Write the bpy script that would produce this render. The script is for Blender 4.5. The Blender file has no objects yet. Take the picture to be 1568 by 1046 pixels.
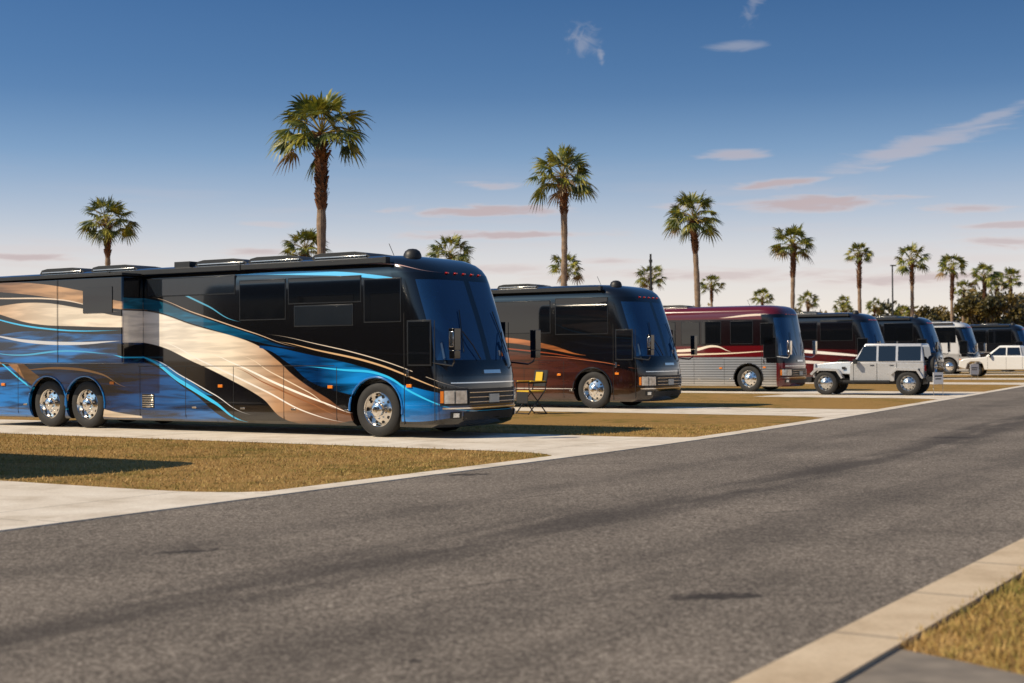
import bpy, bmesh, math, random
from mathutils import Vector, Matrix
R = random.Random(11)
scene = bpy.context.scene

# ------------------------------------------------------------------ nodes
class G:
    def __init__(s, nt):
        s.nt = nt
    def n(s, t, **kw):
        nd = s.nt.nodes.new(t)
        for k, v in kw.items():
            setattr(nd, k, v)
        return nd
    def put(s, inp, v):
        if isinstance(v, bpy.types.NodeSocket):
            s.nt.links.new(v, inp)
        else:
            if inp.type == 'RGBA' and len(v) == 3:
                v = (*v, 1)
            inp.default_value = v
    def m(s, op, a, b=None, c=None, clamp=False):
        nd = s.n('ShaderNodeMath', operation=op, use_clamp=clamp)
        s.put(nd.inputs[0], a)
        if b is not None: s.put(nd.inputs[1], b)
        if c is not None: s.put(nd.inputs[2], c)
        return nd.outputs[0]
    def mix(s, f, a, b, blend='MIX'):
        nd = s.n('ShaderNodeMix', data_type='RGBA', blend_type=blend)
        s.put(nd.inputs[0], f); s.put(nd.inputs[6], a); s.put(nd.inputs[7], b)
        return nd.outputs[2]
    def noise(s, vec, scale, detail=4, rough=.55, dist=0):
        nd = s.n('ShaderNodeTexNoise')
        if vec is not None: s.put(nd.inputs['Vector'], vec)
        nd.inputs['Scale'].default_value = scale
        nd.inputs['Detail'].default_value = detail
        nd.inputs['Roughness'].default_value = rough
        nd.inputs['Distortion'].default_value = dist
        return nd.outputs[0]
    def ramp(s, f, stops):
        nd = s.n('ShaderNodeValToRGB')
        els = nd.color_ramp.elements
        for i, (p, c) in enumerate(stops):
            if i < 2:
                e = els[i]; e.position = p
            else:
                e = els.new(p)
            e.color = (*c, 1) if len(c) == 3 else c
        s.put(nd.inputs[0], f)
        return nd.outputs[0]
    def mapping(s, vec, loc=(0, 0, 0), rot=(0, 0, 0), sc=(1, 1, 1), t='POINT'):
        nd = s.n('ShaderNodeMapping', vector_type=t)
        s.put(nd.inputs[0], vec)
        nd.inputs[1].default_value = loc; nd.inputs[2].default_value = rot; nd.inputs[3].default_value = sc
        return nd.outputs[0]
    def xyz(s, vec):
        nd = s.n('ShaderNodeSeparateXYZ'); s.put(nd.inputs[0], vec)
        return nd.outputs
    def comb(s, x, y, z):
        nd = s.n('ShaderNodeCombineXYZ')
        for i, v in enumerate((x, y, z)): s.put(nd.inputs[i], v)
        return nd.outputs[0]
    def bump(s, h, strength, dist):
        nd = s.n('ShaderNodeBump')
        nd.inputs['Strength'].default_value = strength
        nd.inputs['Distance'].default_value = dist
        s.put(nd.inputs['Height'], h)
        return nd.outputs[0]
    def ss(s, v, a, b):
        nd = s.n('ShaderNodeMapRange', interpolation_type='SMOOTHSTEP')
        s.put(nd.inputs[0], v); s.put(nd.inputs[1], a); s.put(nd.inputs[2], b)
        return nd.outputs[0]

def newmat(name):
    m = bpy.data.materials.new(name); m.use_nodes = True
    g = G(m.node_tree)
    b = m.node_tree.nodes['Principled BSDF']
    return m, g, b

def simple(name, col, rough=.5, metal=0, coat=0, var=.12, scale=6, ior=1.5, bump=0):
    m, g, b = newmat(name)
    tc = g.n('ShaderNodeTexCoord').outputs['Object']
    nz = g.noise(tc, scale, 2)
    f = g.m('MULTIPLY_ADD', nz, var * 2, 1 - var)
    g.put(b.inputs['Base Color'], g.mix(1.0, (*col, 1), g.comb(f, f, f), 'MULTIPLY'))
    g.put(b.inputs['Roughness'], g.m('MULTIPLY_ADD', nz, rough * .3, rough * .85))
    b.inputs['Metallic'].default_value = metal
    b.inputs['Coat Weight'].default_value = coat
    b.inputs['Coat Roughness'].default_value = .04
    b.inputs['IOR'].default_value = ior
    if bump:
        g.put(b.inputs['Normal'], g.bump(g.noise(tc, scale * 8, 3), .6, bump))
    return m

M = {}
M['tyre'] = simple('tyre_rubber', (.018, .017, .016), .75)
M['chrome'] = simple('chrome', (.8, .77, .73), .14, 1)
M['steel'] = simple('polished_aluminium', (.62, .61, .59), .22, 1)
M['dark'] = simple('dark_cavity', (.006, .006, .006), .8)
M['blackgloss'] = simple('black_gloss', (.004, .004, .005), .12, coat=.3)
M['blackplastic'] = simple('black_plastic', (.014, .014, .014), .5)
M['glass'] = simple('tinted_glass', (.004, .005, .007), .02, var=.05, ior=1.75)
M['glassgrey'] = simple('privacy_glass', (.012, .016, .022), .05, var=.1, ior=1.7)
M['windshield'] = simple('windshield_glass', (.004, .028, .095), .02, ior=1.95, var=.3, scale=1.2)
M['lens'] = simple('headlight_lens', (.8, .8, .76), .1, metal=.4, coat=1, scale=14, var=.5)
M['amber'] = simple('amber_lens', (.8, .22, .02), .2, coat=.5)
M['red'] = simple('red_lens', (.5, .02, .02), .2, coat=.5)
M['white'] = simple('white_paint', (.78, .77, .74), .25, coat=.6, var=.04)
M['silverpaint'] = simple('silver_paint', (.52, .515, .51), .28, metal=.3, coat=.9, var=.04)
M['plate'] = simple('plate', (.5, .5, .45), .4)
M['trim'] = simple('window_trim', (.01, .01, .011), .35)

# ------------------------------------------------------------------ mesh builder
class MB:
    def __init__(s):
        s.v = []; s.f = []; s.m = []
    def add(s, vs, fs, m=0):
        o = len(s.v); s.v.extend([tuple(v) for v in vs])
        for f in fs:
            s.f.append([i + o for i in f]); s.m.append(m)
    def box(s, c, d, m=0, rot=None):
        vs = []
        for sx in (-1, 1):
            for sy in (-1, 1):
                for sz in (-1, 1):
                    p = Vector((sx * d[0] / 2, sy * d[1] / 2, sz * d[2] / 2))
                    if rot is not None: p = rot @ p
                    vs.append(p + Vector(c))
        s.add(vs, [(0, 1, 3, 2), (4, 6, 7, 5), (0, 4, 5, 1), (2, 3, 7, 6), (0, 2, 6, 4), (1, 5, 7, 3)], m)
    def prism(s, prof, y0, y1, m=0, taper=0):
        n = len(prof)
        vs = [(x, y0, z) for x, z in prof] + [(x, y1, z) for x, z in prof]
        fs = [tuple(range(n)), tuple(range(2 * n - 1, n - 1, -1))]
        for i in range(n):
            j = (i + 1) % n
            fs.append((i, i + n, j + n, j))
        s.add(vs, fs, m)
    def lathe(s, prof, c, seg=32, m=0, sgn=1):
        vs = []; n = len(prof)
        for k in range(seg):
            a = 2 * math.pi * k / seg
            for r, yo in prof:
                vs.append((c[0] + r * math.cos(a), c[1] + sgn * yo, c[2] + r * math.sin(a)))
        fs = []
        for k in range(seg):
            k2 = (k + 1) % seg
            for i in range(n - 1):
                fs.append((k * n + i, k2 * n + i, k2 * n + i + 1, k * n + i + 1))
        s.add(vs, fs, m)
    def tube(s, pts, rad, seg=8, m=0):
        pts = [Vector(p) for p in pts]
        if not isinstance(rad, (list, tuple)): rad = [rad] * len(pts)
        vs = []; fs = []
        for i, p in enumerate(pts):
            t = (pts[min(i + 1, len(pts) - 1)] - pts[max(i - 1, 0)]).normalized()
            a = Vector((0, 0, 1)) if abs(t.z) < .9 else Vector((1, 0, 0))
            x = t.cross(a).normalized(); y = t.cross(x)
            for k in range(seg):
                an = 2 * math.pi * k / seg
                vs.append(p + (x * math.cos(an) + y * math.sin(an)) * rad[i])
        for i in range(len(pts) - 1):
            for k in range(seg):
                k2 = (k + 1) % seg
                fs.append((i * seg + k, i * seg + k2, (i + 1) * seg + k2, (i + 1) * seg + k))
        fs.append(tuple(range(seg))[::-1]); o = (len(pts) - 1) * seg
        fs.append(tuple(range(o, o + seg)))
        s.add(vs, fs, m)
    def obj(s, name, mats, parent=None, bevel=0, smooth=30, seg=2, recalc=False):
        me = bpy.data.meshes.new(name)
        me.from_pydata(s.v, [], s.f)
        for m in mats: me.materials.append(m)
        me.polygons.foreach_set('material_index', s.m)
        me.update()
        if recalc:
            bm = bmesh.new(); bm.from_mesh(me)
            bmesh.ops.recalc_face_normals(bm, faces=bm.faces)
            bm.to_mesh(me); bm.free()
        if smooth:
            me.polygons.foreach_set('use_smooth', [True] * len(me.polygons))
            me.set_sharp_from_angle(angle=math.radians(smooth))
        ob = bpy.data.objects.new(name, me)
        scene.collection.objects.link(ob)
        if parent: ob.parent = parent
        if bevel:
            b = ob.modifiers.new('bevel', 'BEVEL'); b.width = bevel; b.segments = seg
            b.limit_method = 'ANGLE'; b.angle_limit = math.radians(35)
        return ob

def empty(name, loc, rz):
    e = bpy.data.objects.new(name, None)
    e.location = loc; e.rotation_euler = (0, 0, rz)
    e.empty_display_size = .5
    scene.collection.objects.link(e)
    return e

# ------------------------------------------------------------------ paint shaders
US, VS = 14.0, 4.0
def curve(g, un, pts):
    nd = g.n('ShaderNodeFloatCurve')
    c = nd.mapping.curves[0]
    pts = sorted(pts)
    if pts[0][0] > 0: pts = [(0, pts[0][1])] + pts
    if pts[-1][0] < US: pts = pts + [(US, pts[-1][1])]
    c.points[0].location = (0, pts[0][1] / VS)
    c.points[1].location = (1, pts[-1][1] / VS)
    for x, y in pts[1:-1]:
        c.points.new(x / US, y / VS)
    nd.mapping.update()
    g.put(nd.inputs['Value'], un)
    return g.m('MULTIPLY', nd.outputs[0], VS)

class Mural:
    def __init__(s, name, base, rough=.12):
        s.mat, s.g, s.b = newmat(name); g = s.g
        tc = g.n('ShaderNodeTexCoord').outputs['Object']
        s.tc = tc
        o = g.xyz(tc)
        s.u = g.m('MULTIPLY', o[0], -1.0); s.v = o[2]; s.y = o[1]
        s.un = g.m('DIVIDE', s.u, US, clamp=True)
        s.col = base
        sv = g.mapping(tc, rot=(0, -.5, 0), sc=(.5, 1, 6))
        s.st = g.noise(sv, 1.3, 3, .5, .4)
        s.rough = rough
    def paint(s, mask, col, streak=0):
        g = s.g
        if isinstance(col, list):
            col = g.ramp(s.un, [(u / US, c) for u, c in col])
        if streak:
            f = g.m('MULTIPLY_ADD', g.ss(s.st, .35, .65), streak, 1 - streak)
            col = g.mix(1.0, col if isinstance(col, bpy.types.NodeSocket) else (*col, 1), g.comb(f, f, f), 'MULTIPLY')
        s.col = g.mix(mask, s.col if isinstance(s.col, bpy.types.NodeSocket) else (*s.col, 1), col)
    def band(s, top, bot, col, soft=.012, streak=0):
        g = s.g
        u0 = min(top[0][0], top[-1][0]); u1 = max(top[0][0], top[-1][0])
        T = curve(g, s.un, top); B = curve(g, s.un, bot)
        a = g.m('DIVIDE', g.m('SUBTRACT', T, s.v), soft, clamp=True)
        b = g.m('DIVIDE', g.m('SUBTRACT', s.v, B), soft, clamp=True)
        c = g.m('DIVIDE', g.m('SUBTRACT', s.u, u0), .02, clamp=True)
        d = g.m('DIVIDE', g.m('SUBTRACT', u1, s.u), .02, clamp=True)
        s.paint(g.m('MULTIPLY', g.m('MULTIPLY', a, b), g.m('MULTIPLY', c, d)), col, streak)
    def line(s, pts, col, soft=.008):
        g = s.g
        u0 = pts[0][0]; u1 = pts[-1][0]
        T = curve(g, s.un, [(p[0], p[1]) for p in pts])
        wm = sum(p[2] for p in pts) / len(pts) / 2
        k = g.m('DIVIDE', g.m('SUBTRACT', s.u, u0), (u1 - u0), clamp=True)
        w = g.m('MULTIPLY', g.m('MULTIPLY', k, g.m('SUBTRACT', 1.0, k)), 5.2 * wm)
        d = g.m('SUBTRACT', w, g.m('ABSOLUTE', g.m('SUBTRACT', s.v, T)))
        s.paint(g.m('DIVIDE', d, soft, clamp=True), col)
    def done(s, metal=0):
        g, b = s.g, s.b
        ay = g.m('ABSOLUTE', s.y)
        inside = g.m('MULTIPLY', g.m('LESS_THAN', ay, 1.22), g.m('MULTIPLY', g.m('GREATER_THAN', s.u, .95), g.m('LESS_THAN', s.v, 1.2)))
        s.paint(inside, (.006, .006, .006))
        dust = g.m('MULTIPLY', g.ss(s.v, .6, .2), .10)
        s.paint(dust, (.2, .16, .11))
        g.put(b.inputs['Base Color'], s.col)
        b.inputs['Roughness'].default_value = s.rough
        b.inputs['Coat Weight'].default_value = .8
        b.inputs['Coat Roughness'].default_value = .02
        b.inputs['Metallic'].default_value = metal
        h = g.noise(s.tc, .7, 0)
        nrm = g.bump(h, .15, .03)
        g.put(b.inputs['Coat Normal'], nrm)
        return s.mat

def mural_blue():
    p = Mural('blue_swoosh_coach_paint', (.004, .004, .005))
    CR = (.95, .82, .64); TAN = (.62, .36, .18); BR = (.16, .055, .022)  # CR cream is brightened, a specular highlight put into the colour
    BL = (.006, .19, .58); DB = (.002, .035, .14); CY = (.04, .55, .95)
    p.band([(5.1, .15), (6.7, .85), (8.3, 1.5), (9.5, 1.5), (11, 1.45), (13.9, 1.3)], [(5.1, .1), (8, .1), (13.9, .1)],
           [(5, BL), (7.5, (.003, .08, .28)), (9.5, DB), (12, BL)], streak=.88)
    p.band([(8.0, 2.05), (9.5, 2.08), (11, 2.15), (13.0, 2.0)], [(8.0, 1.45), (10, 1.4), (13, 1.5)], [(8, DB), (9.5, BL), (11, BL), (13, DB)], streak=.9)
    p.band([(7.9, 2.72), (9.3, 3.0), (11, 3.22), (13.6, 3.3)], [(7.9, 2.55), (9.3, 2.72), (11, 2.95), (13.6, 3.12)], [(8, TAN), (10, TAN), (13, BR)], streak=.5)
    p.band([(8.0, 2.42), (9.3, 2.62), (10.8, 2.78), (12.6, 2.7)], [(8.0, 2.18), (9.3, 2.22), (10.8, 2.3), (12.6, 2.62)], [(8, CR), (10, CR), (12.5, TAN)], streak=.3)
    p.line([(8, 2.12, .02), (10, 2.16, .05), (12, 2.42, .04), (13.6, 2.9, .02)], CY)
    p.line([(8, 2.5, .03), (10, 2.82, .04), (12, 2.9, .03), (13.6, 2.95, .02)], (.8, .65, .5))
    p.line([(8, 1.9, .06), (9.5, 1.86, .08), (11, 1.92, .06), (12.6, 2.1, .05)], (.6, .62, .66))
    p.line([(8.2, 1.62, .03), (9.8, 1.7, .04), (11.4, 1.62, .04), (12.6, 1.7, .03)], (.05, .4, .7))
    p.band([(8.1, .3), (9.5, .48), (11.3, 1.1), (12.6, 1.9), (13.6, 2.5)], [(8.1, .24), (9.5, .28), (11.3, .8), (12.6, 1.5), (13.6, 2.1)], [(8, CR), (11, TAN), (13, BR)], streak=.4)
    p.line([(9.9, .3, .03), (11.5, .82, .05), (12.8, 1.5, .05), (13.6, 1.9, .03)], CY)
    p.line([(8.5, .9, .04), (9.4, 1.2, .06), (10.6, 1.32, .05), (12, 1.28, .04)], TAN)
    p.band([(4.6, .5), (5.5, 1.1), (6.6, 1.5), (8.2, 1.85)], [(4.6, .1), (5.5, .3), (6.6, .98), (8.2, 1.6)], (.004, .004, .006))
    p.line([(6.0, .75, .12), (6.8, 1.05, .12), (8.0, 1.5, .12)], (.005, .15, .38))
    p.band([(2.3, .45), (3.0, .74), (3.8, 1.15), (4.3, 1.5), (4.9, 1.82), (6.5, 2.2), (8.05, 2.55)],
           [(2.3, .3), (3.0, .2), (3.9, .24), (4.7, .72), (5.6, 1.1), (6.5, 1.42), (8.05, 1.86)],
           [(2.3, BR), (3.3, (.24, .105, .05)), (4.3, (.5, .29, .16)), (5.5, CR), (8, (1.0, .93, .82))], streak=.3)  # near-white rear end paints the highlight on the swoosh
    p.line([(2.2, .42, .04), (3.0, .62, .05), (4.2, .98, .05), (5.4, 1.4, .04), (6.2, 1.62, .03)], (1, .92, .82))
    p.line([(2.5, .36, .03), (3.4, .62, .03), (4.6, 1.02, .03), (5.6, 1.36, .03)], (.3, .12, .05))
    p.line([(2.6, .5, .02), (3.5, .86, .03), (4.4, 1.22, .03), (5.4, 1.6, .02)], (.85, .7, .52))
    p.line([(2.4, .25, .03), (3.4, .42, .04), (4.6, .86, .04), (6.2, 1.42, .04), (7.9, 1.95, .03)], (.9, .85, .78))
    p.band([(3.8, 1.72), (4.9, 2.0), (6.5, 2.42), (8.05, 2.82)], [(3.8, 1.7), (4.9, 1.86), (6.5, 2.22), (8.05, 2.57)], [(4, DB), (6, (.004, .13, .26)), (8, (.01, .2, .34))], streak=.6)
    p.line([(3.6, 1.72, .012), (4.9, 2.03, .03), (6.5, 2.46, .03), (8.0, 2.86, .02)], (.7, .5, .35))
    p.line([(5.0, .2, .07), (6.0, .62, .08), (6.9, 1.02, .08), (8.4, 1.62, .06)], CY)
    p.line([(4.9, .36, .02), (6.0, .78, .025), (6.9, 1.15, .025), (8.0, 1.55, .02)], (.8, .8, .8))
    p.band([(1.0, .95), (1.6, 1.2), (2.2, 1.36), (3.4, 1.58), (4.75, 1.78)], [(1.0, .4), (1.6, .6), (2.35, .78), (3.3, 1.0), (4.0, 1.42), (4.75, 1.72)],
           [(1, BL), (2.3, (.008, .25, .7)), (3.2, DB), (4.2, (.003, .08, .28)), (4.8, DB)], streak=.88)
    p.band([(0, .78), (.6, .9), (1.2, 1.0)], [(0, .42), (.6, .32), (1.2, .3)], [(0, (.002, .03, .1)), (.5, (.004, .13, .4)), (1.2, (.008, .25, .7))], streak=.4)
    p.line([(-.3, .8, .03), (.9, 1.12, .04), (1.9, 1.42, .04), (3.2, 1.66, .04), (4.4, 1.86, .02)], (.7, .45, .24))
    p.line([(-.3, .5, .05), (.9, .84, .05), (1.8, 1.22, .05), (2.6, 1.28, .03), (3.6, 1.35, .03)], CY)
    p.line([(-.3, .92, .015), (.9, 1.24, .02), (1.9, 1.52, .02), (3.2, 1.78, .02), (4.6, 2.0, .02)], (.8, .68, .55))
    p.line([(.2, 2.65, .08), (.9, 2.9, .08), (2.0, 3.08, .08), (3.6, 3.19, .07), (5.6, 3.22, .04)], (.1, .55, .95))
    p.line([(.5, 3.1, .03), (1.4, 3.28, .03), (3, 3.33, .03), (5, 3.3, .03)], (.7, .45, .4))
    p.line([(5.2, 2.25, .03), (6.2, 2.62, .04), (7.2, 2.98, .04), (8, 3.2, .03)], (.1, .4, .6))
    return p.done()

def mural_brown():
    p = Mural('burgundy_coach_paint', (.004, .0035, .0035))
    p.band([(0, .9), (1.5, 1.25), (4.8, 1.65), (8, 2.0), (13.9, 2.2)], [(0, .1), (13.9, .1)], [(0, (.01, .004, .003)), (2, (.05, .014, .009)), (5, (.11, .03, .016))], streak=.5)
    p.band([(2.0, 1.5), (3.2, 1.80), (4.6, 2.02), (7, 2.12)], [(2.0, 1.48), (3.2, 1.66), (4.6, 1.86), (7, 1.98)], [(2, (.36, .11, .03)), (5, (.55, .2, .07))], streak=.5)
    p.line([(1.6, 1.36, .03), (3.4, 1.58, .04), (7, 1.85, .03)], (.3, .06, .02))
    p.line([(.6, .55, .04), (14.5, .55, .03)], (.6, .57, .52))
    p.line([(.2, 1.1, .02), (1.5, 1.3, .03), (3.8, 1.5, .02)], (.4, .12, .05))
    return p.done()

def mural_red():
    p = Mural('red_and_stainless_coach_paint', (.10, .004, .007))
    p.band([(0, 2.9), (3.0, 2.95), (13.9, 2.95)], [(0, 1.85), (13.9, 1.85)], (.008, .003, .004))
    p.line([(-.5, 1.7, .09), (1.2, 1.62, .09), (3, 1.54, .08), (15, 1.55, .03)], (.8, .65, .48))
    p.line([(.0, 3.0, .1), (1.1, 3.1, .08), (3, 3.0, .03)], (.8, .65, .5))
    p.line([(2.4, 1.62, .1), (3.2, 1.85, .12), (4.0, 1.72, .14), (6, 1.66, .03)], (.85, .75, .6))
    g = p.g
    sil = g.m('MULTIPLY', g.m('LESS_THAN', p.v, 1.4), g.m('GREATER_THAN', p.u, .5))
    w = g.m('PINGPONG', p.v, .05)
    f = g.m('MULTIPLY_ADD', w, 11, .2)
    p.paint(sil, g.comb(f, f, f))
    m = p.done()
    g.put(p.b.inputs['Metallic'], g.m('MULTIPLY', sil, .85))
    g.put(p.b.inputs['Roughness'], g.m('MULTIPLY_ADD', sil, .18, .12))
    return m

def mural_maroon():
    p = Mural('maroon_coach_paint', (.008, .005, .006))
    p.band([(0, 1.6), (13.9, 1.9)], [(0, .1), (13.9, .1)], [(0, (.05, .008, .009)), (8, (.14, .012, .015))], streak=.5)
    p.line([(-.5, 1.25, .12), (3, 1.5, .14), (8, 1.85, .1)], (.8, .76, .7))
    p.line([(-.5, .8, .1), (4, 1.05, .16), (10, 1.3, .1)], (.65, .6, .56))
    return p.done()

def mural_plain(name, col, low):
    p = Mural(name, col)
    p.band([(0, 1.3), (13.9, 1.6)], [(0, .1), (13.9, .1)], low, streak=.2)
    p.line([(-.3, 1.32, .03), (5, 1.5, .06), (12, 1.7, .03)], (.4, .38, .36))
    return p.done()

# ------------------------------------------------------------------ wheels
TYRE = [(.30, -.30), (.47, -.30), (.505, -.27), (.52, -.22), (.52, -.07), (.508, -.025), (.47, 0), (.38, .0), (.335, -.015)]
RIM = [(.337, -.015), (.325, -.004), (.312, -.02), (.30, -.07), (.285, -.10), (.22, -.075), (.15, -.055), (.135, -.05), (.13, .02), (.115, .035), (.06, .045), (.055, .07), (.0, .075)]
def wheel(mb, c, sgn, k=1.0, seg=36, mats=(0, 1, 2)):
    mb.lathe([(r * k, y * k) for r, y in TYRE], c, seg, mats[0], sgn)
    mb.lathe([(r * k, y * k) for r, y in RIM], c, seg, mats[1], sgn)
    for i in range(10):
        a = 2 * math.pi * i / 10
        cx = c[0] + .25 * k * math.cos(a); cz = c[2] + .25 * k * math.sin(a)
        mb.lathe([(.0, -.072 * k), (.03 * k, -.074 * k), (.03 * k, -.12 * k)], (cx, c[1], cz), 8, mats[2], sgn)
        a += .3
        cx = c[0] + .175 * k * math.cos(a); cz = c[2] + .175 * k * math.sin(a)
        mb.lathe([(.0, -.03 * k), (.013 * k, -.032 * k), (.014 * k, -.07 * k)], (cx, c[1], cz), 6, mats[1], sgn)

# ------------------------------------------------------------------ coach
W = 1.28
LV = [
    (.20, -.22, 1.20, .8), (.26, -.06, 1.26, .85), (.36, .0, 1.28, .9), (.62, .03, 1.28, .92), (.9, .03, 1.28, .92), (1.15, .01, 1.28, .92),
    (1.36, -.03, 1.28, .92), (1.46, -.06, 1.28, .92), (1.7, -.13, 1.28, .9), (2.0, -.22, 1.28, .88), (2.3, -.32, 1.28, .86), (2.6, -.43, 1.28, .84),
    (2.85, -.52, 1.28, .82), (2.98, -.57, 1.28, .8), (3.12, -.63, 1.275, .8), (3.24, -.72, 1.255, .8), (3.34, -.85, 1.21, .8), (3.42, -1.05, 1.12, .8), (3.47, -1.35, .98, .8), (3.5, -1.8, .7, .7)]
TL = [-90, -86, -82, -78, -74, -70, -66, -62, -57, -50, -42, -34, -26, -18, -10, -3, -.6, .6, 3, 10, 18, 26, 34, 42, 50, 57, 62, 66, 70, 74, 78, 82, 86, 90]
def frontpt(z, t, rake=1.0):
    for i in range(len(LV) - 1):
        if LV[i][0] <= z <= LV[i + 1][0]: break
    a, b = LV[i], LV[i + 1]; f = (z - a[0]) / (b[0] - a[0])
    xf, w, d = [a[k] + (b[k] - a[k]) * f for k in (1, 2, 3)]
    e = 2 / 3.4; c = max(0, math.cos(math.radians(t))); s = math.sin(math.radians(t))
    return Vector((xf * rake - d + d * c ** e, math.copysign(w * abs(s) ** e, s), z))
def faceprism(mb, cz, t0, t1, z0, z1, proud, m, rake, steps=4):
    vs = []; fs = []
    n = steps + 1
    for off in (-.03, proud):
        for z in (z0, z1):
            for i in range(n):
                t = t0 + (t1 - t0) * i / steps
                p = frontpt(z, t, rake); q = frontpt(z, t + .5, rake) - frontpt(z, t - .5, rake)
                nn = Vector((q.y, -q.x, 0)).normalized()
                vs.append(p + nn * off)
    for i in range(steps):
        a, b, c, d = i, i + 1, n + i + 1, n + i
        fs.append((a + 2 * n, b + 2 * n, c + 2 * n, d + 2 * n))
        fs.append((a, a + 2 * n, b + 2 * n, b)[::-1]); fs.append((d, c, c + 2 * n, d + 2 * n)[::-1])
    fs.append((0, n, 3 * n, 2 * n)); fs.append((n - 1, 3 * n - 1, 4 * n - 1, 2 * n - 1))
    mb.add(vs, fs, m)

def coach(C1, ang, paint, L=13.7, hs=1.0, rake=1.0, wins=(), slide=None, acs=(3, 6, 9), near=True, ax=(1.8, 9.87, 11.1), dome=True, awning=True, mirror='blackgloss', trimcol=None):
    left = Vector((-math.sin(ang), math.cos(ang), 0))
    root = empty('motorhome_coach', Vector((C1[0], C1[1], 0.008)) + left * W, ang)
    root.scale = (1, 1, hs)
    mb = MB(); idx = []
    NS = 10
    for (z, xf, w, d) in LV:
        ring = []
        rr = .12
        for a in (0, 30, 60, 90):
            ring.append((-L + rr - rr * math.cos(math.radians(a)), -(w - rr) - rr * math.sin(math.radians(a)), z))
        xs = (xf * rake - d)
        for i in range(1, NS): ring.append((-L + rr + (xs + L - rr) * i / NS, -w, z))
        e = 2 / 3.4
        for t in TL:
            c = max(0, math.cos(math.radians(t))) if abs(t) < 90 else 0; s_ = math.sin(math.radians(t))
            ring.append((xs + d * c ** e, math.copysign(w * abs(s_) ** e, s_), z))
        for i in range(NS - 1, 0, -1): ring.append((-L + rr + (xs + L - rr) * i / NS, w, z))
        for a in (90, 60, 30, 0):
            ring.append((-L + rr - rr * math.cos(math.radians(a)), (w - rr) + rr * math.sin(math.radians(a)), z))
        idx.append(ring)
    n = len(idx[0])
    for r in idx: mb.v.extend(r)
    f0 = 4 + NS - 1
    for i in range(len(LV) - 1):
        zc = (LV[i][0] + LV[i + 1][0]) / 2
        for j in range(n):
            j2 = (j + 1) % n
            m = 0
            if f0 <= j < f0 + len(TL) - 1:
                t0, t1 = TL[j - f0], TL[j - f0 + 1]; tm = (t0 + t1) / 2
                if 1.46 < zc < 2.98:
                    if abs(tm) < .5: m = 2
                    elif abs(tm) < 66: m = 1
                    else: m = 2
                elif 1.15 < zc < 1.46 or 2.98 < zc < 3.1:
                    m = 2
            mb.f.append([i * n + j, i * n + j2, (i + 1) * n + j2, (i + 1) * n + j]); mb.m.append(m)
    mb.f.append(list(range(n))[::-1]); mb.m.append(0)
    mb.f.append([(len(LV) - 1) * n + k for k in range(n)]); mb.m.append(0)
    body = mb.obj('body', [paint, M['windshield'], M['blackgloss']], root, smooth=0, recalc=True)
    cs = []
    for x in ax:
        for sg in (-1, 1):
            seg = 40; vs = []
            for y in (.72, 1.7):
                for k in range(seg):
                    a = 2 * math.pi * k / seg
                    vs.append((-x + .62 * math.cos(a), sg * y, .53 + .6 * math.sin(a)))
            fs = [tuple(range(seg)), tuple(range(2 * seg - 1, seg - 1, -1))]
            for k in range(seg):
                fs.append((k, k + seg, (k + 1) % seg + seg, (k + 1) % seg))
            c1 = MB(); c1.add(vs, fs)
            co = c1.obj('cutter', [paint], root, smooth=0, recalc=True)
            cs.append(co)
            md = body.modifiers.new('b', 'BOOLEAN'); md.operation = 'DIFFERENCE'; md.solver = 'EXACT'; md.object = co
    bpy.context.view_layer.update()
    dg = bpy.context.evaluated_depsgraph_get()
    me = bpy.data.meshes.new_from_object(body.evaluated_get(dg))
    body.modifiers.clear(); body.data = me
    for c_ in cs: bpy.data.objects.remove(c_)
    me.polygons.foreach_set('use_smooth', [True] * len(me.polygons))
    me.set_sharp_from_angle(angle=math.radians(28))
    w_ = MB()
    for x in ax:
        wheel(w_, (-x, -(W - .05), .52), -1, 1, 36 if near else 20)
        wheel(w_, (-x, (W - .05), .52), 1, 1, 20)
        w_.tube([(-x, -1.1, .52), (-x, 1.1, .52)], .1, 8, 2)
    w_.obj('wheels', [M['tyre'], M['chrome'], M['dark']], root, smooth=40)
    wn = MB(); fr = MB()
    for (u0, u1, v0, v1, k) in wins:
        for sg in (-1, 1):
            fr.box((-(u0 + u1) / 2, sg * (W + .002), (v0 + v1) / 2), (u1 - u0 + .04, .012, v1 - v0 + .04), 0)
            wn.box((-(u0 + u1) / 2, sg * (W + .007), (v0 + v1) / 2), (u1 - u0, .012, v1 - v0), k)
    fr.obj('window_frames', [M['trim']], root, bevel=.004)
    wn.obj('windows', [M['glass'], M['glassgrey']], root, bevel=.003)
    t = MB()
    for sg in (-1, 1):
        y = sg * (W + .001)
        for u in (2.75, 4.1, 5.45, 6.8, 8.15, 12.1):
            t.box((-u, y, .82), (.012, .006, 1.05), 0)
            t.box((-u + .25, y, .5), (.12, .02, .035), 1)
        t.box((-5.5, y, 1.36), (5.4, .006, .012), 0)
        t.box((-.42, y, 1.25), (.014, .008, 1.9), 0); t.box((-1.12, y, 1.3), (.014, .008, 2.1), 0)
        t.box((-.77, sg * (W + .006), 1.78), (.5, .014, .8), 3)
        t.box((-.77, sg * (W + .003), 1.78), (.56, .012, .86), 4)
        t.box((-1.03, sg * (W + .02), 1.22), (.05, .03, .14), 1)
        for u, z in ((1.0, .98), (2.9, .95), (5.8, .95), (9.0, 1.0), (12.6, .95)):
            t.box((-u, sg * (W + .012), z), (.12, .025, .06), 2)
        t.box((-7.9, sg * (W + .003), .62), (.36, .012, .3), 0)
        for k in range(6): t.box((-7.9, sg * (W + .012), .5 + k * .047), (.34, .012, .016), 1)
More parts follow.
